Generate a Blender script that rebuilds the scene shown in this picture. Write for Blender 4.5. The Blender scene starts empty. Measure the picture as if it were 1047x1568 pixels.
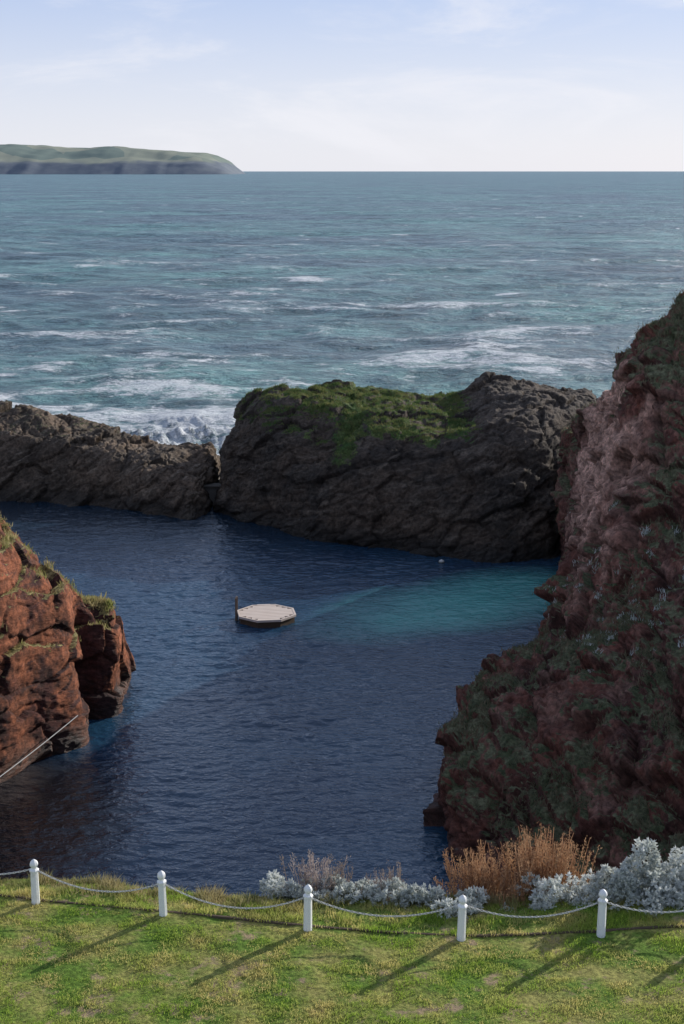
import bpy, math, numpy as np
from mathutils import Vector
rng=np.random.default_rng(7)
scene=bpy.context.scene
scene.view_settings.view_transform='Standard'
try: scene.view_settings.look='None'
except Exception: pass
scene.view_settings.exposure=0
# ------------------------------------------------------------ noise helpers
def _h(ix,iy,iz,k):
    h=(ix.astype(np.uint32)*np.uint32(374761393)+iy.astype(np.uint32)*np.uint32(668265263)
       +iz.astype(np.uint32)*np.uint32(2246822519)+np.uint32((k*3266489917+12345)&0xffffffff))
    h=(h^(h>>np.uint32(15)))*np.uint32(2246822519)
    h=(h^(h>>np.uint32(13)))*np.uint32(3266489917)
    return h^(h>>np.uint32(16))
G=np.array([[1,1,0],[-1,1,0],[1,-1,0],[-1,-1,0],[1,0,1],[-1,0,1],[1,0,-1],[-1,0,-1],[0,1,1],[0,-1,1],[0,1,-1],[0,-1,-1],[1,1,0],[-1,1,0],[0,-1,1],[0,-1,-1]],float)
def perlin(p,seed=0):
    i=np.floor(p).astype(np.int64); f=p-i; w=f*f*f*(f*(f*6-15)+10)
    r=np.zeros(len(p))
    for dx in (0,1):
        for dy in (0,1):
            for dz in (0,1):
                g=G[_h(i[:,0]+dx,i[:,1]+dy,i[:,2]+dz,seed)&np.uint32(15)]
                d=(g*(f-[dx,dy,dz])).sum(1)
                r+=d*(w[:,0] if dx else 1-w[:,0])*(w[:,1] if dy else 1-w[:,1])*(w[:,2] if dz else 1-w[:,2])
    return r
def fbm(p,o=4,seed=0,rough=.5):
    a=1;s=0
    for k in range(o):
        s=s+a*perlin(p*(2.03**k)+k*7.3,seed+k);a*=rough
    return s
def facets(p,seed=0):
    i=np.floor(p).astype(np.int64)
    d1=np.full(len(p),9.);d2=np.full(len(p),9.);val=np.zeros(len(p))
    for dx in (-1,0,1):
        for dy in (-1,0,1):
            for dz in (-1,0,1):
                c=[i[:,0]+dx,i[:,1]+dy,i[:,2]+dz]
                h=_h(*c,seed)
                r=np.stack([(h&np.uint32(1023)),(h>>np.uint32(10))&np.uint32(1023),(h>>np.uint32(20))&np.uint32(1023)],1)/1023.
                v=p-(np.stack(c,1)+r)
                d=(v*v).sum(1)
                h2=_h(*c,seed+99)
                q=np.stack([(h2&np.uint32(1023)),(h2>>np.uint32(10))&np.uint32(1023),(h2>>np.uint32(20))&np.uint32(1023)],1)/1023.-.5
                m=(v*q).sum(1)*1.3+q[:,0]*.8
                n=d<d1
                d2=np.where(n,d1,np.minimum(d2,d)); val=np.where(n,m,val); d1=np.where(n,d,d1)
    return val,np.sqrt(d2)-np.sqrt(d1)
def sstep(a,b,x):
    t=np.clip((x-a)/(b-a),0,1);return t*t*(3-2*t)
# ------------------------------------------------------------ mesh helpers
def mesh_np(name,V,F,mat,attrs=None,smooth=True):
    me=bpy.data.meshes.new(name)
    V=np.asarray(V,np.float32);F=np.asarray(F,np.int32);k=F.shape[1]
    me.vertices.add(len(V));me.vertices.foreach_set('co',V.ravel())
    me.loops.add(F.size);me.loops.foreach_set('vertex_index',F.ravel())
    me.polygons.add(len(F));me.polygons.foreach_set('loop_start',np.arange(0,F.size,k,dtype=np.int32))
    me.polygons.foreach_set('loop_total',np.full(len(F),k,np.int32))
    me.update(calc_edges=True)
    if attrs:
        for n,a in attrs.items():
            at=me.attributes.new(n,'FLOAT','POINT');at.data.foreach_set('value',np.asarray(a,np.float32))
    me.polygons.foreach_set('use_smooth',np.full(len(F),smooth))
    me.materials.append(mat)
    ob=bpy.data.objects.new(name,me);scene.collection.objects.link(ob)
    return ob
def gridfaces(nu,nv):
    a=np.arange(nu*nv).reshape(nu,nv)
    return np.stack([a[:-1,:-1],a[1:,:-1],a[1:,1:],a[:-1,1:]],-1).reshape(-1,4)
def crom(C,t):
    n=len(C);i=np.clip(np.floor(t).astype(int),0,n-2);f=(t-i).reshape(-1,*([1]*(C.ndim-1)))
    P0=C[np.clip(i-1,0,n-1)];P1=C[i];P2=C[i+1];P3=C[np.clip(i+2,0,n-1)]
    m1=(P2-P0)*.42;m2=(P3-P1)*.42
    return (2*f**3-3*f**2+1)*P1+(f**3-2*f**2+f)*m1+(-2*f**3+3*f**2)*P2+(f**3-f**2)*m2
def loft(C,nu,nv):
    C=np.array(C,float)
    def par(C,n):
        L=np.linalg.norm(np.diff(C,axis=0),axis=-1).mean(1)+.3
        cl=np.concatenate([[0],np.cumsum(L)])
        return np.interp(np.linspace(0,cl[-1],n),cl,np.arange(len(C)))
    A=crom(C,par(C,nu))
    B=crom(np.swapaxes(A,0,1),par(np.swapaxes(C,0,1),nv))
    return np.swapaxes(B,0,1)
def gnormals(P,flip=1):
    du=np.gradient(P,axis=0);dv=np.gradient(P,axis=1)
    n=np.cross(du,dv);n/=np.linalg.norm(n,axis=-1,keepdims=True)+1e-9
    return n*flip
def rock_displace(P,flip,seed,amp,tilt,sc=1.0,strata=.25,fold=1.6,fine=1.0,bigk=.9,f1k=.8):
    sh=P.shape[:2];n=gnormals(P,flip).reshape(-1,3);p=P.reshape(-1,3)
    big=fbm(p/(4.5*sc),4,seed)*1.1
    c,s=math.cos(tilt),math.sin(tilt)
    q=np.stack([p[:,0]*c+p[:,2]*s,p[:,1],-p[:,0]*s+p[:,2]*c],1)
    wob=fbm(p/2.5,3,seed+40)
    qs=q/np.array([1.9,1.9,.75])+wob[:,None]*.35
    f1,e1=facets(qs/fold,seed+1)
    f2,e2=facets(qs*1.5+3.3,seed+2)
    f3,e3=facets(qs*3.7+1.3,seed+3)
    st=q[:,2]*2.1+wob*1.3
    saw=(st-np.floor(st));saw=np.where(saw<.8,saw,(1-saw)*4)
    small=fbm(p*2.2,4,seed+9,.55)
    under=sstep(-1.5,.3,p[:,2])
    d=amp*(big*bigk+f1*f1k+fine*(f2*.30+f3*.13+strata*(saw-.4)*.6+small*.12-.09*np.exp(-e2*10))-.2*np.exp(-e1*10))
    P2=(p+n*(d*under)[:,None]).reshape(*sh,3)
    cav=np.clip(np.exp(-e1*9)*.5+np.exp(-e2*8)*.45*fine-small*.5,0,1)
    return P2,cav,wob
# ------------------------------------------------------------ node DSL
class M:
    def __init__(s,name,world=False):
        if world: s.m=bpy.data.worlds.new(name)
        else: s.m=bpy.data.materials.new(name)
        s.m.use_nodes=True;s.nt=s.m.node_tree;s.nt.nodes.clear()
    def n(s,t,**k):
        x=s.nt.nodes.new(t)
        for a,b in k.items(): setattr(x,a,b)
        return x
    def put(s,inp,v):
        if v is None: return
        if isinstance(v,bpy.types.NodeSocket): s.nt.links.new(v,inp)
        else:
            if isinstance(v,(tuple,list)) and len(v)==3 and inp.type=='RGBA': v=(*v,1)
            inp.default_value=v
    def pos(s): return s.n('ShaderNodeNewGeometry').outputs['Position']
    def sep(s,v):
        x=s.n('ShaderNodeSeparateXYZ');s.put(x.inputs[0],v);return x.outputs
    def mapv(s,v,scale=(1,1,1),rot=(0,0,0),loc=(0,0,0)):
        x=s.n('ShaderNodeMapping');s.put(x.inputs[0],v);x.inputs['Scale'].default_value=scale;x.inputs['Rotation'].default_value=rot;x.inputs['Location'].default_value=loc;return x.outputs[0]
    def noise(s,v,sc,det=4,r=.5,dist=0):
        x=s.n('ShaderNodeTexNoise');s.put(x.inputs['Vector'],v);x.inputs['Scale'].default_value=sc;x.inputs['Detail'].default_value=det;x.inputs['Roughness'].default_value=r;x.inputs['Distortion'].default_value=dist;return x.outputs[0]
    def vor(s,v,sc,out='Color'):
        x=s.n('ShaderNodeTexVoronoi');s.put(x.inputs['Vector'],v);x.inputs['Scale'].default_value=sc;return x.outputs[out]
    def mr(s,v,a,b,c=0,d=1,smooth=True):
        x=s.n('ShaderNodeMapRange');x.interpolation_type='SMOOTHSTEP' if smooth else 'LINEAR'
        for i,k in enumerate((v,a,b,c,d)): s.put(x.inputs[i],k)
        return x.outputs[0]
    def mix(s,f,a,b,mode='MIX'):
        x=s.n('ShaderNodeMix',data_type='RGBA',blend_type=mode)
        s.put(x.inputs[0],f);s.put(x.inputs[6],a);s.put(x.inputs[7],b);return x.outputs[2]
    def ma(s,op,a,b=None,clamp=False):
        x=s.n('ShaderNodeMath',operation=op,use_clamp=clamp);s.put(x.inputs[0],a);s.put(x.inputs[1],b);return x.outputs[0]
    def att(s,name): return s.n('ShaderNodeAttribute',attribute_name=name).outputs['Fac']
    def bump(s,h,strength,dist,normal=None):
        x=s.n('ShaderNodeBump');s.put(x.inputs['Height'],h);x.inputs['Strength'].default_value=strength;x.inputs['Distance'].default_value=dist
        if normal is not None: s.put(x.inputs['Normal'],normal)
        return x.outputs[0]
    def pbr(s,col,rough=.9,spec=.3,normal=None,**k):
        x=s.n('ShaderNodeBsdfPrincipled');s.put(x.inputs['Base Color'],col);s.put(x.inputs['Roughness'],rough);s.put(x.inputs['Specular IOR Level'],spec)
        if normal is not None:s.put(x.inputs['Normal'],normal)
        for a,b in k.items(): s.put(x.inputs[a],b)
        return x.outputs[0]
    def out(s,sh):
        o=s.n('ShaderNodeOutputMaterial');s.nt.links.new(sh,o.inputs[0]);return s.m
    def mixsh(s,f,a,b):
        x=s.n('ShaderNodeMixShader');s.put(x.inputs[0],f);s.nt.links.new(a,x.inputs[1]);s.nt.links.new(b,x.inputs[2]);return x.outputs[0]
# ------------------------------------------------------------ materials
def rock_mat(name,cA,cB,cC,cPinkOrLit,gA,gB,tilt,wetk=.7,lichen=.4):
    m=M(name);p=m.pos()
    r=m.mapv(p,rot=(0,tilt,0));rs=m.mapv(r,scale=(.35,.35,1.6))
    n1=m.noise(p,.35,5,.6);n2=m.noise(rs,1.3,6,.65,.4);n3=m.noise(p,5,8,.7)
    c=m.mix(m.mr(n1,.38,.62),cA,cB)
    c=m.mix(m.mr(n2,.5,.68),c,cC)
    c=m.mix(m.att('pink_or_lit'),c,m.mix(m.mr(n2,.35,.65),cPinkOrLit,tuple(v*.5 for v in cPinkOrLit)))  # carries pink soil on one cliff, painted sunlight on the other
    c=m.mix(1.0,c,m.mix(m.mr(n3,.3,.7),(.45,.45,.45),(1.45,1.45,1.45)),'MULTIPLY')
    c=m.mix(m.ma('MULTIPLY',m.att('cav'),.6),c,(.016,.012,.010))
    c=m.mix(m.ma('MULTIPLY',m.mr(m.noise(p,2.6,8,.75),.62,.70),lichen),c,(.30,.29,.25))
    z=m.sep(p)[2]
    wet=m.mr(m.ma('ADD',z,m.ma('MULTIPLY',n1,.8)),.6,1.7,1,0)
    c=m.mix(m.ma('MULTIPLY',wet,wetk),c,(.010,.010,.009))
    gn=m.noise(p,1.1,6,.6)
    g=m.mix(m.mr(gn,.35,.65),gA,gB)
    g=m.mix(1.0,g,m.mix(m.mr(m.noise(p,6,6,.7),.3,.7),(.4,.4,.4),(1.5,1.5,1.5)),'MULTIPLY')
    gm=m.mr(m.ma('ADD',m.att('grass'),m.ma('MULTIPLY',m.ma('SUBTRACT',m.noise(p,3.2,8,.7),.5),1.3)),.4,.6)
    c=m.mix(gm,c,g)
    b=m.bump(m.noise(rs,3.5,10,.72,.3),.9,.25)
    b=m.bump(m.noise(p,9,8,.7),.7,.06,b)
    return m.out(m.pbr(c,m.ma('SUBTRACT',.92,m.ma('MULTIPLY',wet,.4)),.3,b))
def leaf_mat(name,stops,trans=.35,rough=.7):
    m=M(name);r=m.att('rnd');p=m.pos()
    c=m.mix(r,stops[0],stops[1])
    c=m.mix(m.mr(m.noise(p,1.4,4,.6),.4,.62),c,stops[2])
    d=m.pbr(c,rough,.25)
    t=m.n('ShaderNodeBsdfTranslucent');m.put(t.inputs[0],c)
    return m.out(m.mixsh(trans,d,t.outputs[0]))
mat_grey=rock_mat('slate_rock',(.115,.083,.060),(.060,.049,.040),(.165,.130,.100),(.19,.15,.12),(.050,.105,.026),(.13,.16,.05),math.radians(18))
mat_brown=rock_mat('brown_rock',(.19,.135,.095),(.10,.076,.056),(.25,.195,.145),(.16,.14,.12),(.05,.07,.025),(.09,.09,.04),math.radians(25))
mat_red=rock_mat('red_rock',(.24,.090,.062),(.125,.054,.042),(.32,.155,.11),(.95,.57,.43),(.085,.105,.048),(.21,.21,.12),math.radians(-50),.4)
mat_orange=rock_mat('red_sandstone',(.115,.040,.032),(.060,.028,.025),(.18,.070,.048),(.44,.15,.07),(.22,.18,.07),(.34,.29,.13),math.radians(-15),.6,.2)
# ------------------------------------------------------------ rocks
def build_rock(name,C,nu,nv,mat,seed,amp,tilt,flip,gfun,pfun,sc=1.,strata=.25,fold=1.6,fine=1.,bigk=.9,f1k=.8):
    P=loft(C,nu,nv)
    P,cav,wob=rock_displace(P,flip,seed,amp,tilt,sc,strata,fold,fine,bigk,f1k)
    N=gnormals(P,flip).reshape(-1,3);p=P.reshape(-1,3)
    g=gfun(p,N,wob);pk=pfun(p,N,wob)
    F=gridfaces(nu,nv)
    if flip<0: F=F[:,::-1]
    ob=mesh_np(name,p,F,mat,dict(cav=cav,grass=g,pink_or_lit=pk))
    return p,N,g
C=[[(-8.7,91,-2),(-8.7,91.5,-2),(-8.7,92,-2),(-8.7,93,-2),(-8.7,94.5,-2),(-8.7,96,-2),(-8.7,98,-2),(-8.7,101,-2)],
[(-8.1,91,-2),(-8.1,91.5,0),(-8,92,2),(-7.9,93,4),(-7.8,94.5,4.8),(-7.8,96,5.0),(-7.8,98,4.4),(-8,101,-2)],
[(-5.3,87,-2),(-5.2,88,0),(-5.3,89,2.5),(-5.5,90.5,4.8),(-5.7,92.5,6.1),(-5.9,96,6.8),(-6,99,6),(-6,103,-2)],
[(-.9,82.5,-2),(-.9,83.5,0),(-1,85,2.5),(-1.1,87,4.8),(-1.1,90.5,6.6),(-1.1,96,7.5),(-1,100,6.5),(-1,105,-2)],
[(2.6,81.3,-2),(2.6,82.2,0),(2.8,83.5,2.5),(3,85.5,5),(3,90,6.3),(3,96,7.2),(3,100,6.2),(3,105,-2)],
[(5.8,79.8,-2),(5.8,80.7,0),(6.2,82,2.8),(6.8,84.5,5.3),(7.4,89,6.1),(7.8,95,6.8),(8,100,6),(8,105,-2)],
[(8.9,78.3,-2),(8.9,79.3,0),(9.3,81,3),(9.6,84,6),(9.9,88,7.4),(10,95,7.9),(10,100,7),(10,105,-2)],
[(12,79,-2),(12,80,0),(12.2,82,3),(12.3,85,6),(12.3,89,7.6),(12.5,95,7.9),(12.5,100,7),(12.5,105,-2)],
[(15,82,-2),(15.2,83,0),(15.2,85,3),(15.2,87,5.5),(15.3,90,7.0),(15.4,95,7.3),(15.4,100,6.5),(15.4,105,-2)],
[(18,84,-2),(18,85,0),(18,87,2.5),(18,89,4.5),(18,92,5.8),(18,95,6),(18,100,5),(18,105,-2)],
[(23,88,-2),(23,89,-2),(23,90,-2),(23,91,-2),(23,92,-2),(23,95,-2),(23,98,-2),(23,102,-2)]]
def g_c(p,N,w):
    n=fbm(p/1.6,4,91)
    top=sstep(.70,.93,N[:,2]+n*.25)*sstep(5.0,6.2,p[:,2]+w)*.85
    tongue=np.exp(-((p[:,0]+.3-(p[:,2]-4.5)*.5)/1.1)**2)*sstep(3.6,5.2,p[:,2]+n*1.2)*.75
    left=sstep(4.8,6.2,p[:,2]+w)*sstep(0,-3,p[:,0])*.32
    fade=1-sstep(7.6,9.6,p[:,0])*.85
    return np.clip(np.maximum(np.maximum(top,tongue),left)*fade,0,1)
zero=lambda p,N,w:np.zeros(len(p))
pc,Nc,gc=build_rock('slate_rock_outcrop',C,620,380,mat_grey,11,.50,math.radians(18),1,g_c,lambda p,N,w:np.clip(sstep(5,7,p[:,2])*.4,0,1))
rows=[(-45,98,5,-45,110,7),(-32,96.5,5.6,-33,105,6.2),(-23.4,95,4.3,-25,103,5.4),(-19,94,3.6,-20,103,4.4),(-16,93,3.3,-17,102,4.2),(-13.5,91.5,2.5,-14.5,101,3.3),(-11.2,90.2,2.3,-11.5,100,3.1),(-9.7,89.6,1.8,-9.0,98,3.0)]
C=[]
for (x,y,zf,xb,yb,zb) in rows:
    C.append([(x,y-1,-2),(x,y,0),(x,y+1.2,zf*.55),(x*.5+xb*.5,y+3,zf),(xb,(y+yb)/2+1,(zf+zb)/2),(xb,yb,zb),(xb,yb+4,zb*.5),(xb,yb+8,-2)])
C.append([(-8.9,88.9,-2),(-8.9,90,-2),(-8.8,91,-2),(-8.8,93,-2),(-8.6,95,-2),(-8.5,98,-2),(-8.5,101,-2),(-8.5,105,-2)])
build_rock('shore_rock_ridge',C,650,260,mat_brown,31,.55,math.radians(25),1,
  lambda p,N,w:np.clip(sstep(.6,.9,N[:,2]+w*.3)*sstep(2.6,4,p[:,2])*.42,0,1),zero,strata=.35)
C=[[(9,23,-2),(9.3,24,0),(10,25,3),(11,26,4),(13,26,6),(18,26,10),(27,24,22)],  # near rows: unseen outer end raised to shade the lawn's right corner
[(5.5,36,-2),(5.8,37,0),(6.5,37.5,2.0),(8,38,3.4),(10,38.5,5.2),(15,38,9),(27,34,22)],
[(3.4,41.0,-2),(3.6,41.9,0),(4.0,42.5,1.8),(6.5,42,3.4),(9.5,42,5.4),(13,43,8.5),(27,42,18)],
[(3.0,46,-2),(3.2,46.5,0),(3.4,47,2.1),(6,47,3.6),(9.5,47,6),(12.5,47.5,8.5),(25,46,17)],
[(4.2,52,-2),(4.4,51.5,0),(4.6,51.3,2.0),(7,51,3.6),(9.6,51,6.0),(12.5,52,10),(24,51,18)],
[(5.9,58,-2),(5.9,57,0),(5.9,56,2.2),(8,55.5,3.4),(10,55,6.3),(13,56,12.6),(24,56,20)],
[(8.8,62,-2),(8.8,61,0),(8.6,59.5,2.0),(9.6,59,3.3),(11,59,7.5),(14,60,15.8),(24,60,22)],
[(10.6,66,-2),(10.6,65.5,0),(10.1,65.3,2.2),(11.2,64.5,6),(12.3,64,10.5),(14.4,64.5,15.7),(24,64,20)],
[(12,71,-2),(12,71,0),(11.7,70,3),(12,69.5,6),(12.6,69,9.5),(14.0,70,12.4),(24,70,16)],
[(12.8,78,-2),(12.7,77.5,0),(12.5,77,2.5),(12.5,76.5,5),(12.7,76.5,7.3),(13.3,77,8.8),(24,77,11)],
[(13.5,86,-2),(13.5,85,0),(13.3,84,2),(13.4,84,3.5),(13.8,84,5),(14.5,84,6.3),(24,86,7)],
[(14,94,-2),(14.3,93,-1.5),(14.8,92,-1),(15.2,92,-1),(16,92,0),(18,92,0),(24,94,0)]]
def pk_r(p,N,w):  # pink soil, painted paler to hold the sky light on this face
    n=fbm(p/2.6,3,55)
    a=np.clip(sstep(52,60,p[:,1]+n*5)*sstep(5.0,7,p[:,2]+n*2.5)*(1-sstep(11.5,13.5,p[:,2]+n*3))*(1-sstep(72,75,p[:,1])),0,1)
    return np.maximum(a,.22*sstep(.15,.45,fbm(p/1.7,4,57))*sstep(1.2,3,p[:,2]))
def g_r(p,N,w):
    n=fbm(p/2.0,4,77)
    a=sstep(.30,.80,N[:,2]+n*.8+w*.2)*.66*sstep(.8,2,p[:,2])
    crest=sstep(11.5,14,p[:,2]+n*4)*.56
    return np.clip(np.maximum(a,crest)-pk_r(p,N,w)*.5,0,1)
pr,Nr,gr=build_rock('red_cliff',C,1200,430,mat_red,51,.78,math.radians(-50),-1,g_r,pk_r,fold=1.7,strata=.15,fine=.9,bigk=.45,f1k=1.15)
C=[[(-9.3,55.4,-2),(-9.3,56,-2),(-9.3,56.5,-2),(-9.3,57,-2),(-9.3,57.5,-2),(-9.3,59,-2),(-9.3,60,-2)],
[(-9.35,55.0,-2),(-9.4,55.5,0),(-9.3,55.8,1.8),(-9.3,56.3,3.2),(-9.5,57.4,3.9),(-9.6,59,2.5),(-9.5,61,-2)],
[(-10.0,54.7,-2),(-10.0,55.1,0),(-10.0,55.4,2.0),(-10.1,55.8,3.6),(-10.2,57.0,4.5),(-10.4,59.3,3.2),(-10.5,62,-2)],
[(-10.8,54.3,-2),(-10.8,54.8,0),(-10.9,55.2,2.2),(-11.0,55.6,4.2),(-11.0,56.3,5.0),(-11.0,59,3.4),(-11.2,62.5,-2)],
[(-10.1,51.9,-2),(-10.2,52.6,0),(-10.5,53.1,2.2),(-10.9,53.6,4.4),(-11.3,54.6,5.9),(-11.5,59,3.9),(-11.7,62.7,-2)],
[(-11.6,50.0,-2),(-11.7,50.8,0),(-11.8,51.3,3.2),(-11.9,52.0,6.0),(-12.1,53.6,7.1),(-12.2,58,5.0),(-12.7,63,-2)],
[(-13,47.8,-2),(-13,48.5,0),(-13,49.0,4.2),(-13,49.8,7.6),(-13,52,8.8),(-13.4,57,6.6),(-14,63,-2)],
[(-17,45.6,-2),(-17,46.5,0),(-17,47.5,6),(-17,49,10),(-17,51,11.5),(-17,57,9.5),(-17,66,-2)],
[(-42,38,-2),(-42,39,0),(-42,42,8),(-42,46,14),(-42,52,17),(-42,60,12),(-42,72,-2)]]
def g_l(p,N,w):
    return np.clip(sstep(.6,.85,N[:,2]+w*.2)*sstep(3.0,3.9,p[:,2])*.95,0,1)
def sunlit_l(p,N,w):  # sunlight painted as orange on faces turned right, towards the sun
    n=fbm(p/1.2,4,61)
    return np.clip(sstep(.55,.95,N[:,0]+n*.4)*.9,0,1)
pl,Nl,gl=build_rock('red_sandstone_cliff',C,640,420,mat_orange,71,.42,math.radians(-12),-1,g_l,sunlit_l,fold=1.9,fine=.55,bigk=.5,f1k=.9)
# ------------------------------------------------------------ blades / tufts
def blades(name,base,L,W,lean,mat,rnd=None):
    n=len(base);a=rng.uniform(0,2*np.pi,n);b=rng.uniform(0,2*np.pi,n)
    side=np.stack([np.cos(a),np.sin(a),np.zeros(n)],1)*W[:,None]*.5
    k=lean*rng.uniform(0.2,1,n)
    tip=base+np.stack([np.cos(b)*k*L,np.sin(b)*k*L,L*np.sqrt(np.clip(1-k*k*.6,.1,1))],1)
    mid=base+(tip-base)*.5+np.array([0,0,1])*(L*.08)[:,None]
    V=np.stack([base-side,base+side,mid+side*.7,tip,mid-side*.7],1).reshape(-1,3)
    i=np.arange(n)[:,None]*5
    T=np.concatenate([i+[0,1,2],i+[0,2,4],i+[4,2,3]],0)
    r=rng.uniform(0,1,n) if rnd is None else rnd
    return mesh_np(name,V,T,mat,dict(rnd=np.repeat(r,5)))
def tufts(name,p,N,g,count,R,nb,L,mat,cond,lean=.8,thr=.25,flatk=0):
    w=np.where(cond,g,0);w=np.clip(w-thr,0,1);w=w/w.sum()
    idx=rng.choice(len(p),count,p=w)
    c=p[idx];n_=N[idx]
    off=rng.normal(0,R,(count*nb,3));nn=np.repeat(n_,nb,0);off-=nn*(off*nn).sum(1)[:,None]
    base=np.repeat(c,nb,0)+off-nn*.03
    rr=np.clip(np.repeat(rng.uniform(0,1,count),nb)*.7+rng.uniform(0,.3,count*nb),0,1)
    LL=np.repeat(L*rng.uniform(.4,1.5,count),nb)*rng.uniform(.5,1.1,count*nb)
    blades(name,base,LL,LL*.2,lean,mat,rr)
m_turf=leaf_mat('turf_blades',((.055,.11,.03),(.15,.20,.06),(.20,.20,.075)),.4)
m_scrub=leaf_mat('scrub_blades',((.070,.095,.042),(.21,.205,.12),(.24,.19,.12)),.2)
m_silver=leaf_mat('silver_leaves',((.60,.63,.60),(.86,.87,.83),(.52,.55,.51)),.35)
m_dry=leaf_mat('dry_grass_blades',((.30,.24,.10),(.52,.45,.24),(.26,.28,.09)),.45)
tufts('turf_clumps',pc,Nc,gc,8000,.12,9,.14,m_turf,(pc[:,2]>3.2)&(pc[:,1]<98),thr=.45)
tufts('scrub_clumps',pr,Nr,gr,8500,.15,9,.14,m_scrub,(pr[:,1]<84)&(pr[:,1]>33)&(pr[:,0]<18)&(pr[:,2]>1.5),thr=.4)
tufts('silver_clumps',pr,Nr,gr,150,.10,22,.15,m_silver,(pr[:,1]<72)&(pr[:,1]>44)&(pr[:,0]<15)&(pr[:,0]>8.5)&(pr[:,2]>3)&(pr[:,2]<9))
tufts('dry_grass_clumps',pl,Nl,gl,1500,.12,10,.20,m_dry,(pl[:,0]>-18)&(pl[:,1]<60),thr=.4)
# ------------------------------------------------------------ sea
nu,nv=1000,760
Y=97*np.exp(np.linspace(0,math.log(40000/97),nu));t=np.linspace(-1,1,nv);t=t*(.55+.45*t*t)/1.0
YY,TT=np.meshgrid(Y,t,indexing='ij');XX=TT*(45+.9*YY)
p=np.stack([XX.ravel(),YY.ravel(),np.zeros(XX.size)],1)
sp=p[:,1]*.0065
def wave(p,L,A,ang,seed,asp,sp):
    c,s=math.cos(ang),math.sin(ang)
    q=np.stack([(p[:,0]*c+p[:,1]*s)/(L*asp),(-p[:,0]*s+p[:,1]*c)/L,np.zeros(len(p))],1)
    q[:,:2]+=perlin(q*.6,seed+50)[:,None]*.4
    n=perlin(q,seed);r=(1-np.abs(n)*2.2)
    return A*r*np.clip((L/(sp+.01)-2.5)/4,0,1)
z=sum(wave(p,*a,sp) for a in ((60,.7,.15,12,2.0),(32,.75,.12,9,1.6),(17,.62,-.14,1,1.5),(9,.42,.2,2,1.4),(5,.24,-.25,3,1.3),(2.6,.12,.1,4,1.3)))
calm=sstep(97,125,p[:,1])*.7+.3
p[:,2]=(z-.9)*calm*.85-.05
shore=np.exp(-(p[:,1]-97)/60.)
pn=fbm(p*np.array([.03,.05,0]),3,8)
splash=np.exp(-(((p[:,0]+13)/6)**2+((p[:,1]-114)/7)**2))
crest=sstep(1.1,2.0,z)
foam=np.clip(shore*.90+splash*.55+crest*.7+pn*.7,-.5,1.35)
p[:,2]+=splash*np.clip(fbm(p/1.1,4,5,.65),0,1)*.9
m=M('sea_water');P_=m.pos()
ps=m.mapv(P_,scale=(.75,1,1),rot=(0,0,.10))
pv=m.mapv(P_,scale=(.55,.8,1),rot=(0,0,-.08))
big=m.noise(m.mapv(P_,scale=(.6,1,1)),.012,4,.6);mid=m.noise(ps,.11,9,.74,.5);fin=m.noise(ps,.6,8,.75,.5);far=m.noise(pv,.025,8,.7,.3)
c=m.mix(m.mr(big,.40,.62),(.088,.165,.188),(.108,.255,.240))
c=m.mix(m.mr(far,.38,.62),m.mix(1,c,(.74,.78,.82),'MULTIPLY'),m.mix(1,c,(1.2,1.16,1.15),'MULTIPLY'))
c=m.mix(m.mr(mid,.34,.66),m.mix(1,c,(.46,.54,.60),'MULTIPLY'),m.mix(1,c,(1.5,1.42,1.4),'MULTIPLY'))
c=m.mix(m.mr(fin,.33,.67),m.mix(1,c,(.45,.52,.58),'MULTIPLY'),m.mix(1,c,(1.55,1.48,1.43),'MULTIPLY'))
fa=m.att('foam')
th=m.ma('SUBTRACT',.60,m.ma('MULTIPLY',fa,.135))
fn=m.ma('ADD',m.ma('MULTIPLY',m.noise(ps,.16,10,.76,.6),.55),m.ma('MULTIPLY',m.noise(ps,.9,9,.8,.6),.45))
fo=m.ma('MULTIPLY',m.mr(fn,th,m.ma('ADD',th,.10)),.85)
cap=m.mr(m.noise(m.mapv(P_,scale=(.7,1,1),rot=(0,0,.1)),.06,10,.74,.3),.615,.655)
cap2=m.mr(m.noise(m.mapv(P_,scale=(.5,.6,1),loc=(50,20,0)),.03,10,.76),.63,.67)
fo=m.ma('MAXIMUM',fo,m.ma('MULTIPLY',m.ma('MAXIMUM',cap,cap2),.9))
c=m.mix(fo,c,(.86,.88,.90))
b=m.bump(m.noise(ps,.12,8,.65),1,3.0);b=m.bump(m.noise(ps,.8,8,.7),1,.5,b)
sea=mesh_np('sea',p,gridfaces(nu,nv)[:,::-1],m.out(m.pbr(c,m.ma('ADD',.35,m.ma('MULTIPLY',fo,.5)),.25,b)),dict(foam=foam))
# ------------------------------------------------------------ pool
m=M('pool_water');P_=m.pos();S=m.sep(P_)
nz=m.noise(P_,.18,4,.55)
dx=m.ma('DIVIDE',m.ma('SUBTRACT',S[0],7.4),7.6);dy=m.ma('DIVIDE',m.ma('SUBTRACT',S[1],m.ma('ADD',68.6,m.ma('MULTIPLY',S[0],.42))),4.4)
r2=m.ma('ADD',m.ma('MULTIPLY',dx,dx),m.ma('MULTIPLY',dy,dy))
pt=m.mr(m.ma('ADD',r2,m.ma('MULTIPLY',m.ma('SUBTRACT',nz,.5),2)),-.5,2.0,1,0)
c=m.mix(m.mr(nz,.35,.65),(.013,.042,.086),(.018,.060,.112))
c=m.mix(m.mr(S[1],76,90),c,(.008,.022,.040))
c=m.mix(pt,c,(.08,.38,.35))  # turquoise sandy shallow, with its sunlit brightness painted in
dx=m.ma('DIVIDE',m.ma('ADD',S[0],12.5),5.5);dy=m.ma('DIVIDE',m.ma('SUBTRACT',S[1],45),7)
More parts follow.
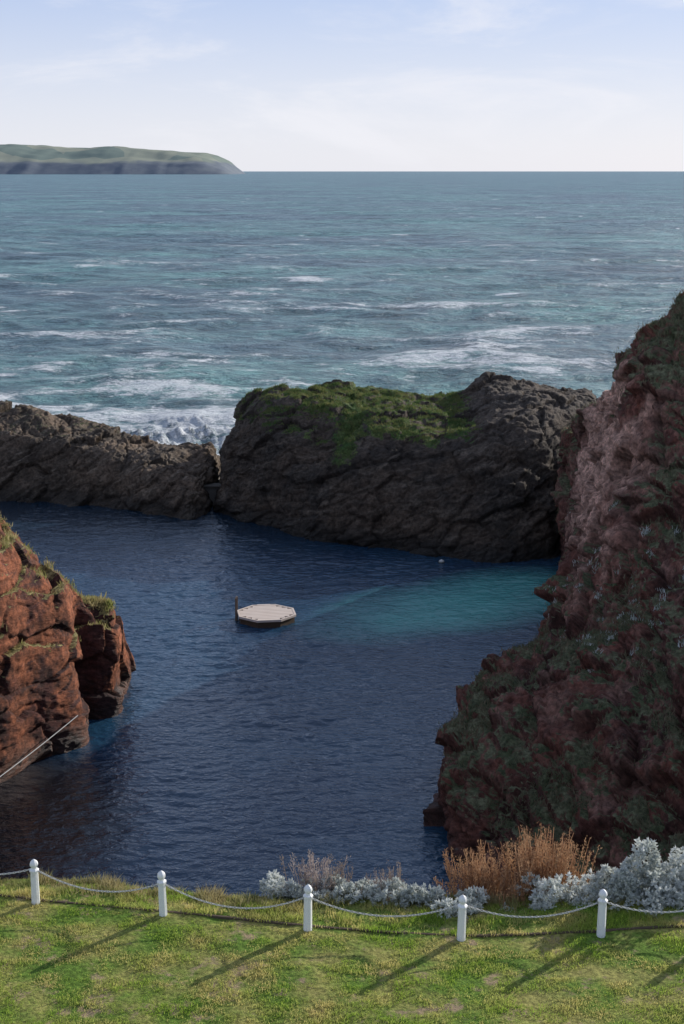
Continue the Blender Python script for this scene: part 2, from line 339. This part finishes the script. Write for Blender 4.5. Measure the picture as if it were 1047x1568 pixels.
r3=m.ma('ADD',m.ma('MULTIPLY',dx,dx),m.ma('MULTIPLY',dy,dy))
c=m.mix(m.mr(r3,.3,1.4,.85,0),c,(.022,.014,.008))  # submerged brown rock plus the left cliff's dark reflection, painted in
w=m.mapv(P_,scale=(.6,1,1),rot=(0,0,.2))
b=m.bump(m.noise(w,5.0,3,.55,.3),.9,.08)
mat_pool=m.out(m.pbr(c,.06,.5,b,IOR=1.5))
def axis(a,b,st,outer):
    return np.concatenate([outer[0],np.arange(a,b,st),outer[1]])
xs=axis(-22,14.5,.10,([-400.,-60,-30],[20.,60,400]));ys=axis(22,97.3,.075,([-300.,-50,10],[97.4]))
X,Yg=np.meshgrid(xs,ys,indexing='ij');p=np.stack([X.ravel(),Yg.ravel(),np.zeros(X.size)],1)
zr=np.zeros(len(p))
for L_,A_,an,sd_,asp in ((2.4,.034,.10,201,1.8),(1.1,.042,.22,202,2.0),(.66,.036,-.12,203,1.9),(.40,.020,.3,204,1.7)):
    zr+=wave(p,L_,A_,an,sd_,asp,np.full(len(p),.01))
gust=.85+.5*fbm(p*np.array([.12,.10,0]),3,211)
inside=(p[:,0]>-21)&(p[:,0]<14)&(p[:,1]>22.5)&(p[:,1]<97)
p[:,2]=np.where(inside,(zr-.09)*gust,0)
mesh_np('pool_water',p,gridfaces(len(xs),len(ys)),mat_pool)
# ------------------------------------------------------------ headland
xs=np.linspace(-9000,-690,420);v=np.linspace(0,1,60)
sx=[-9000,-4000,-2217,-2000,-1760,-1560,-1200,-950,-865,-780,-735,-700,-690];sz=[230,215,192,184,174,184,158,142,118,74,40,12,0]
top=np.interp(xs,sx,sz)
X,Vv=np.meshgrid(xs,v,indexing='ij');Tt=top[:,None]
edge=np.minimum(Tt*.55,70)
Z=np.where(Vv<.12,edge*(Vv/.12),edge+(Tt-edge)*np.sin(np.clip((Vv-.12)/.5,0,1)*np.pi/2));Z=np.where(Vv>.8,Z*(1-(Vv-.8)/.2),Z)
Yh=9000+Vv*1800
p=np.stack([X.ravel(),Yh.ravel(),Z.ravel()],1)
nn=fbm(p*np.array([1/400,1/400,0]),4,3)
p[:,2]+=nn*16*np.clip(p[:,2]/60,0,1);p[:,1]+=fbm(p*np.array([1/180,0,0]),4,6)*40
p[:,2]-=3
m=M('hazed_headland_fields');P_=m.pos()  # distance haze is mixed into the field and cliff base colours
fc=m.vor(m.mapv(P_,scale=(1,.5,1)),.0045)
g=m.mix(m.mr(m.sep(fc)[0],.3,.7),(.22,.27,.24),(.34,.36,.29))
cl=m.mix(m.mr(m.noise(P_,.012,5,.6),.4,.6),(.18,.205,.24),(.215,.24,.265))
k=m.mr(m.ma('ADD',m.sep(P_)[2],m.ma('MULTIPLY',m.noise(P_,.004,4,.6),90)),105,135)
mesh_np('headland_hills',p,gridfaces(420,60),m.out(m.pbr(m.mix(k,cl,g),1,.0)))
# ------------------------------------------------------------ lawn terrain
def edge_y(x): return 20.30+.12*np.clip(-x-.5,0,8)+.15*np.sin(x*1.3+1)*sstep(5,0,x)+.3*sstep(1.5,4,x)
def lawn_z(x,y):
    z=11+.03*np.sin(x*.9)*np.cos(y*.8)
    e=edge_y(x)
    d=y-e
    return z-.12*sstep(-.8,0,d)-np.clip(d,0,99)**1.25*3.2
xs=np.concatenate([np.linspace(-60,-9,30),np.linspace(-8.8,8.8,260),np.linspace(9,40,25)])
ys=np.concatenate([np.linspace(-70,12,25),np.linspace(12.3,21,150),np.linspace(21.04,25,100)])
X,Yg=np.meshgrid(xs,ys,indexing='ij')
p=np.stack([X.ravel(),Yg.ravel(),lawn_z(X,Yg).ravel()],1)
p[:,2]+=fbm(p*np.array([1.3,1.3,0]),4,21)*.03+fbm(p/.5,3,5)*.25*sstep(0,1,p[:,1]-edge_y(p[:,0]))
m=M('lawn_turf');P_=m.pos()
n1=m.noise(P_,.9,5,.6);n2=m.noise(P_,14,6,.7)
c=m.mix(m.mr(n1,.4,.62),(.13,.22,.035),(.33,.31,.10))
c=m.mix(1,c,m.mix(m.mr(n2,.3,.7),(.45,.45,.4),(1.4,1.4,1.3)),'MULTIPLY')
c=m.mix(m.mr(m.noise(P_,2.2,6,.7),.54,.66),c,(.38,.28,.17))
c=m.mix(m.mr(m.sep(P_)[2],8.5,10.6,1,0),c,(.07,.04,.03))
mesh_np('lawn',p,gridfaces(len(xs),len(ys)),m.out(m.pbr(c,.95,.15,m.bump(n2,.8,.05))))
PX=[-4.74-4.2,-4.74-2.1,-4.74,-2.71,-.51,1.756,3.83,5.9,8.0];PY=[21.0,20.5,20.0,19.55,19.13,18.91,19.0,19.2,19.4]
def fence_y(x): return np.interp(x,PX,PY)
m_lawn=leaf_mat('lawn_blades',((.20,.34,.040),(.40,.52,.085),(.62,.54,.21)),.55)
n=230000
x=rng.uniform(-7,7,n);y=rng.uniform(14.5,20.6,n);d=y-fence_y(x)
k=(y<edge_y(x))&(np.abs(d+.0)>.05);x=x[k];y=y[k];d=d[k];n=len(x)
pp=np.stack([x,y,np.zeros(n)],1);den=fbm(pp*np.array([1.3,2.2,1]),4,4,.6);k=rng.uniform(0,1,n)<.62+den*1.5;x=x[k];y=y[k];d=d[k];den=den[k];n=len(x)
L=np.where(d>0,.07,.034)*rng.uniform(.5,1.4,n)*(1+den*.8)
blades('lawn_grass',np.stack([x,y,lawn_z(x,y)-.003],1),L,np.full(n,.010),.85,m_lawn)
n=30000
x=rng.uniform(-8,7,n);y=edge_y(x)-np.abs(rng.normal(0,.35,n))+.15
k=y>fence_y(x)+.15;x=x[k];y=y[k];n=len(x)
pp=np.stack([x,y,np.zeros(n)],1);cl=sstep(-.3,.35,fbm(pp*1.8,3,14))
L=.13*rng.uniform(.4,1.4,n)*(.4+cl)
blades('verge_grass',np.stack([x,y,lawn_z(x,y)-.01],1),L,np.full(n,.011),.95,m_dry)
m=M('edging_timber');P_=m.pos();c=m.mix(m.noise(P_,6,5,.7),(.05,.035,.025),(.16,.12,.085))
m_edge=m.out(m.pbr(c,.9,.2))
xs=np.linspace(-8.9,8,160);ys=np.array([fence_y(q) for q in xs])-.0
ys=np.convolve(np.pad(ys,6,'edge'),np.ones(13)/13,'valid')
V=[];
for q,yy in zip(xs,ys):
    zz=float(lawn_z(np.array(q),np.array(yy)))
    for dy_,dz_ in ((-.025,-.03),(-.02,.02),(.02,.02),(.025,-.03)): V.append((q,yy+dy_+.09,zz+dz_))
mesh_np('lawn_edging',V,gridfaces(160,4),m_edge,smooth=False)
# ------------------------------------------------------------ fence
m=M('white_paint');P_=m.pos();c=m.mix(m.mr(m.noise(P_,7,6,.7),.55,.75),(.88,.88,.87),(.68,.67,.62))
m_white=m.out(m.pbr(c,.5,.4,m.bump(m.noise(P_,30,4,.6),.3,.01)))
m=M('chain_metal');m_chain=m.out(m.pbr(m.mix(m.noise(m.pos(),20,3,.6),(.42,.42,.40),(.66,.66,.64)),.5,.5))
fence=bpy.data.objects.new('post_and_chain_fence',None);scene.collection.objects.link(fence)
def lathe(prof,seg,cx,cy,cz,sq=0):
    V=[];F=[]
    for r,z in prof:
        for k in range(seg):
            a=2*math.pi*(k+.5)/seg;V.append((cx+r*math.cos(a),cy+r*math.sin(a),cz+z))
    for i in range(len(prof)-1):
        for k in range(seg):
            a=i*seg+k;b=i*seg+(k+1)%seg;F.append((a,b,b+seg,a+seg))
    return V,F
for i,(fx,fy) in enumerate(zip(PX,PY)):
    zz=float(lawn_z(np.array(fx),np.array(fy)))
    prof=[(.0,-.1),(.068,-.1),(.066,.02),(.060,.52),(.062,.535),(.074,.54),(.076,.565),(.062,.575),(.046,.585),(.042,.60),(.051,.615),(.064,.64),(.066,.66),(.058,.69),(.038,.715),(.012,.735),(0,.742)]
    V,F=lathe(prof,8,0,0,0)
    ob=mesh_np('post_%d'%(i+1),V,F,m_white,smooth=False);ob.location=(fx,fy,zz);ob.parent=fence
    ob.rotation_euler=(rng.normal(0,.012),rng.normal(0,.012),rng.uniform(0,.4))
def torus_link(c,t,up):
    t=t/np.linalg.norm(t);s=np.cross(t,up);s/=np.linalg.norm(s);n_=np.cross(s,t)
    V=[];A=12;B=5
    for a in range(A):
        th=2*math.pi*a/A;ca,sa=math.cos(th),math.sin(th)
        cen=c+t*ca*.030+s*sa*.012;rad=t*ca+s*sa
        for b in range(B):
            ph=2*math.pi*b/B;V.append(cen+(rad*math.cos(ph)+n_*math.sin(ph))*.0058)
    F=[(a*B+b,((a+1)%A)*B+b,((a+1)%A)*B+(b+1)%B,a*B+(b+1)%B) for a in range(A) for b in range(B)]
    return V,F
V=[];F=[]
for i in range(len(PX)-1):
    a=np.array([PX[i],PY[i],11.56]);b=np.array([PX[i+1],PY[i+1],11.56])
    sag=[.2,.22,.26,.30,.26,.24,.24,.22][i]
    f=lambda u:a+(b-a)*u-np.array([0,0,4*sag*u*(1-u)])
    nL=int(np.linalg.norm(b-a)*1.07/.048)
    for k in range(nL):
        u=(k+.5)/nL;tt=f(u+.005)-f(u-.005)
        up=np.array([0,0,1.]) if k%2 else np.cross(tt,[0,0,1.])
        v_,f_=torus_link(f(u),tt,up);o=len(V);V+=v_;F+=[tuple(q+o for q in ff) for ff in f_]
ob=mesh_np('chain',V,F,m_chain);ob.parent=fence
# ------------------------------------------------------------ shrubs
def leaf_faces(P,D,L,W):
    n=len(P);r=rng.normal(0,1,(n,3));s=np.cross(D,r);s/=np.linalg.norm(s,axis=1)[:,None]
    V=np.stack([P,P+D*(L*.5)[:,None]+s*(W*.5)[:,None],P+D*L[:,None],P+D*(L*.5)[:,None]-s*(W*.5)[:,None]],1).reshape(-1,3)
    return V,np.arange(n)[:,None]*4+[0,1,2,3]
def silver_bush(cx,cy,cz,rx,ry,rz,nros):
    nl=10;lob=np.stack([rng.uniform(-.9,.9,nl)*rx,rng.uniform(-.8,.8,nl)*ry,rng.uniform(-.2,.45,nl)*rz],1);lr=rng.uniform(.22,.48,nl)
    li=rng.integers(0,nl,nros);d=rng.normal(0,1,(nros,3));d[:,2]=np.abs(d[:,2])*.9;d/=np.linalg.norm(d,axis=1)[:,None]
    rad=lr[li]*rng.uniform(.6,1.15,nros)**.5
    c=lob[li]+d*rad[:,None]*np.array([min(rx,.9),ry*1.1,rz*1.3]);c+=[cx,cy,cz]
    k=14;P=np.repeat(c,k,0);D=np.repeat(d,k,0)*.7+rng.normal(0,.62,(nros*k,3));D/=np.linalg.norm(D,axis=1)[:,None]
    L=rng.uniform(.035,.095,nros*k);V,F=leaf_faces(P,D,L,L*.45)
    rn=np.repeat(np.clip(rng.uniform(0,1,nros)*.8+rng.uniform(0,.2,nros),0,1),k*4)
    base=np.array([cx,cy,cz-.2])+rng.normal(0,.15,(nros//3,3))*[rx,ry,.1]
    q=c[:nros//3];w=np.full((len(q),3),0.);w[:,0]=.006
    SV=np.stack([base-w,base+w,q+w*.5,q-w*.5],1).reshape(-1,3);SF=np.arange(len(q))[:,None]*4+[0,1,2,3]+len(V)
    return mesh_np('silver_ragwort_bush',np.concatenate([V,SV]),np.concatenate([F,SF]),m_silver,dict(rnd=np.concatenate([rn,np.zeros(len(SV))])),smooth=False)
for b in [(-.75,20.35,10.85,.42,.3,.38,260),(.05,20.3,10.87,.52,.3,.38,360),(.95,20.15,10.86,.62,.3,.42,420),(1.65,19.9,10.87,.48,.3,.34,300),(2.9,19.85,10.8,.45,.25,.30,230),
          (3.4,20.1,10.85,.6,.4,.62,460),(3.95,19.9,10.8,.5,.4,.55,380),(4.45,20.1,10.9,.65,.45,.88,640),(4.9,19.85,10.8,.5,.4,.6,380),(5.2,20.2,11.0,.65,.5,1.0,680),(6.1,20.6,11.0,.7,.5,1.0,400)]:
    silver_bush(*b)
m_brownp=leaf_mat('dead_seed_heads',((.28,.14,.075),(.60,.37,.20),(.46,.27,.15)),.35)
m_pale=leaf_mat('pale_seed_heads',((.36,.28,.25),(.55,.48,.44),(.25,.2,.17)),.35)
def plume_shrub(name,cx,cy,cz,rx,ry,h,nst,mat,plume=.3,ns=70):
    VV=[];FF=[];RR=[];o=0
    for k in range(nst):
        bx=cx+rng.normal(0,.45)*rx;by=cy+rng.normal(0,.45)*ry
        dirv=np.array([(bx-cx)*.35+rng.normal(0,.1),(by-cy)*.3+rng.normal(0,.1),1.]);dirv/=np.linalg.norm(dirv)
        H=h*rng.uniform(.5,1.12)*(1-.35*((bx-cx)/max(rx,.1))**2*.5)
        t_=np.linspace(0,1,5)[:,None];line=np.array([bx,by,cz])+dirv*H*t_+np.array([rng.normal(0,.05),rng.normal(0,.05),0])*t_**2
        for j in range(4):
            w=np.array([.005,0,0]);VV.append(np.array([line[j]-w,line[j]+w,line[j+1]+w,line[j+1]-w]));FF.append([[o,o+1,o+2,o+3]]);RR.append(np.full(4,.1));o+=4
        s=rng.uniform(1-plume*rng.uniform(.8,2.0),1,ns);s=np.clip(s,.1,1)
        P=np.array([bx,by,cz])+dirv*H*s[:,None]+rng.normal(0,.02,(ns,3))
        D=rng.normal(0,.6,(ns,3))+dirv*1.0;D/=np.linalg.norm(D,axis=1)[:,None]
        L=rng.uniform(.03,.08,ns)*(1.15-s*.5)
        V,F=leaf_faces(P,D,L,L*.3);VV.append(V);FF.append(F+o);o+=len(V);RR.append(np.full(len(V),rng.uniform(0,1)))
    return mesh_np(name,np.concatenate(VV),np.concatenate(FF),mat,dict(rnd=np.concatenate(RR)),smooth=False)
plume_shrub('brown_dock_shrub',2.15,20.55,10.45,.42,.3,1.1,90,m_brownp,.35,55)
plume_shrub('brown_dock_shrub',3.2,20.75,10.45,.66,.35,1.25,190,m_brownp,.4,60)
plume_shrub('brown_dock_shrub',2.7,20.3,10.5,.5,.3,.72,70,m_brownp,.5,50)
plume_shrub('pale_seed_plant',-.35,20.5,10.7,.46,.25,.76,60,m_pale,.3,40)
plume_shrub('pale_seed_plant',.75,20.4,10.7,.40,.25,.68,28,m_pale,.25,30)
# ------------------------------------------------------------ raft
raft=bpy.data.objects.new('swimming_raft',None);scene.collection.objects.link(raft)
m=M('raft_planks');P_=m.pos();c=m.mix(m.noise(m.mapv(P_,scale=(1,8,1)),2,5,.7),(.56,.44,.36),(.84,.74,.66));m_plank=m.out(m.pbr(c,.8,.3))
m=M('raft_timber');m_dark=m.out(m.pbr(m.mix(m.noise(m.pos(),3,4,.6),(.05,.035,.025),(.12,.08,.05)),.8,.3))
m=M('ladder_timber');m_lad=m.out(m.pbr(m.mix(m.noise(m.pos(),5,4,.6),(.12,.085,.065),(.26,.20,.15)),.8,.3))
def octpt(R):
    return [(R*1.0*math.cos(math.pi/8+k*math.pi/4),R*.92*math.sin(math.pi/8+k*math.pi/4)) for k in range(8)]
import bmesh
def bm_obj(name,fn,mat,parent,bev=0):
    bm=bmesh.new();fn(bm)
    if bev: bmesh.ops.bevel(bm,geom=list(bm.edges),offset=bev,segments=1,affect='EDGES')
    me=bpy.data.meshes.new(name);bm.to_mesh(me);bm.free();me.materials.append(mat)
    ob=bpy.data.objects.new(name,me);scene.collection.objects.link(ob);ob.parent=parent;return ob
def box(bm,cx,cy,cz,sx,sy,sz):
    r=bmesh.ops.create_cube(bm,size=1)
    for v_ in r['verts']: v_.co=Vector((cx+v_.co.x*sx,cy+v_.co.y*sy,cz+v_.co.z*sz))
def oct_solid(R,z0,z1):
    def f(bm):
        a=[bm.verts.new((x,y,z0)) for x,y in octpt(R)];b=[bm.verts.new((x,y,z1)) for x,y in octpt(R)]
        bm.faces.new(a[::-1]);bm.faces.new(b)
        for i in range(8): bm.faces.new((a[i],a[(i+1)%8],b[(i+1)%8],b[i]))
    return f
bm_obj('hull_frame',oct_solid(1.47,-.25,.20),m_dark,raft)
bm_obj('deck_bearers',oct_solid(1.44,.202,.29),m_dark,raft)
def rim(bm):
    o=octpt(1.55);i_=octpt(1.45)
    for z0,z1 in ((.235,.345),):
        for k in range(8):
            j=(k+1)%8
            vs=[bm.verts.new((*o[k],z0)),bm.verts.new((*o[j],z0)),bm.verts.new((*i_[j],z0)),bm.verts.new((*i_[k],z0)),bm.verts.new((*o[k],z1)),bm.verts.new((*o[j],z1)),bm.verts.new((*i_[j],z1)),bm.verts.new((*i_[k],z1))]
            for f in ((0,1,5,4),(2,3,7,6),(4,5,6,7),(3,2,1,0)): bm.faces.new([vs[q] for q in f])
bm_obj('rim_board',rim,m_plank,raft)
def planks(bm):
    R=1.44
    y=-1.22
    while y<1.2:
        w=.24;yc=y+w/2;ya=max(abs(y),abs(y+w))/.92
        Rc=R*math.cos(math.pi/8);half=Rc if ya<R*math.sin(math.pi/8) else Rc-(ya-R*math.sin(math.pi/8))
        if half>.3: box(bm,0,yc,.315,2*half,w-.035,.04)
        y+=w
bm_obj('deck_planks',planks,m_plank,raft)
def ladder(bm):
    box(bm,-1.52,.15,.35,.10,.10,1.5);box(bm,-1.44,.65,.32,.10,.10,1.4)
    for z_ in (-.1,.15,.7): box(bm,-1.48,.40,z_,.05,.42,.05)
bm_obj('ladder',ladder,m_lad,raft,.004)
raft.location=(-3.8,68.4,.05);raft.rotation_euler=(0,.01,math.radians(9))
def weir(bm):
    box(bm,-8.4,94.2,.4,2.6,.5,1.6);box(bm,-8.4,94.1,1.28,2.8,.8,.14)
m=M('weir_concrete');mc=m.out(m.pbr(m.mix(m.noise(m.pos(),2,5,.6),(.10,.09,.08),(.2,.18,.16)),.9,.3))
bm_obj('concrete_weir',weir,mc,None,.02)
m=M('buoy_plastic');mb=m.out(m.pbr(m.mix(m.mr(m.sep(m.pos())[2],.02,.12),(.2,.22,.18),(.6,.6,.58)),.4,.5))
for bx,by in ((5.75,79.2),):
    V,F=lathe([(0,-.15),(.12,-.12),(.17,0),(.16,.05),(.11,.10),(.05,.13),(.04,.15),(0,.16)],14,bx,by,.02);mesh_np('mooring_buoy',V,F,mb)
cu=bpy.data.curves.new('mooring_rope','CURVE');cu.dimensions='3D';s=cu.splines.new('POLY');A=np.array([-10.35,52.3,1.25]);B=np.array([-14.6,43.6,.15]);s.points.add(24)
for i in range(25):
    u=i/24;q=A+(B-A)*u-np.array([0,0,.14*4*u*(1-u)]);s.points[i].co=(*q,1)
cu.bevel_depth=.018;ro=bpy.data.objects.new('mooring_rope',cu);scene.collection.objects.link(ro);cu.materials.append(m_chain)
# ------------------------------------------------------------ light, sky
el=math.radians(18.5);az=math.atan2(.73,.68)
sd=Vector((math.sin(az)*math.cos(el),math.cos(az)*math.cos(el),math.sin(el)))
L=bpy.data.lights.new('sun','SUN');L.energy=5;L.angle=math.radians(.5);L.color=(1,.95,.87)
so=bpy.data.objects.new('sun',L);scene.collection.objects.link(so);so.rotation_euler=sd.to_track_quat('Z','Y').to_euler();so.location=(60,60,60)
w=M('World',True);scene.world=w.m
sky=w.n('ShaderNodeTexSky');sky.sky_type='NISHITA';sky.sun_disc=False;sky.sun_elevation=el;sky.sun_rotation=az;sky.altitude=20;sky.air_density=1.0;sky.dust_density=.6;sky.ozone_density=2.5
tc=w.n('ShaderNodeTexCoord').outputs['Generated']
zz=w.sep(tc)[2]
haze=w.mr(zz,-.02,.55,.88,.28)
hcol=w.mix(w.mr(zz,0,.16),(8.3,8.5,9.3),(4.6,5.8,8.8))
hcol=w.mix(w.mr(zz,.16,.5),hcol,(4.8,5.6,7.2))
col=w.mix(haze,w.mix(1,sky.outputs[0],(1.08,1.06,1.2),'MULTIPLY'),hcol)
cn=w.noise(w.mapv(tc,scale=(1,1,3.6)),5,8,.62,.5)
cm=w.ma('MULTIPLY',w.mr(cn,.48,.70),.55)
col=w.mix(cm,col,(8.9,8.9,9.4))
bg=w.n('ShaderNodeBackground');w.put(bg.inputs[0],col);bg.inputs[1].default_value=.102
o=w.n('ShaderNodeOutputWorld');w.nt.links.new(bg.outputs[0],o.inputs[0])
# ------------------------------------------------------------ camera
cam=bpy.data.cameras.new('camera');cam.sensor_fit='VERTICAL';cam.sensor_height=36;cam.lens=50;cam.clip_start=.5;cam.clip_end=80000
co=bpy.data.objects.new('camera',cam);scene.collection.objects.link(co);co.location=(0,0,22);co.rotation_euler=(math.radians(76.5),0,0)
scene.camera=co
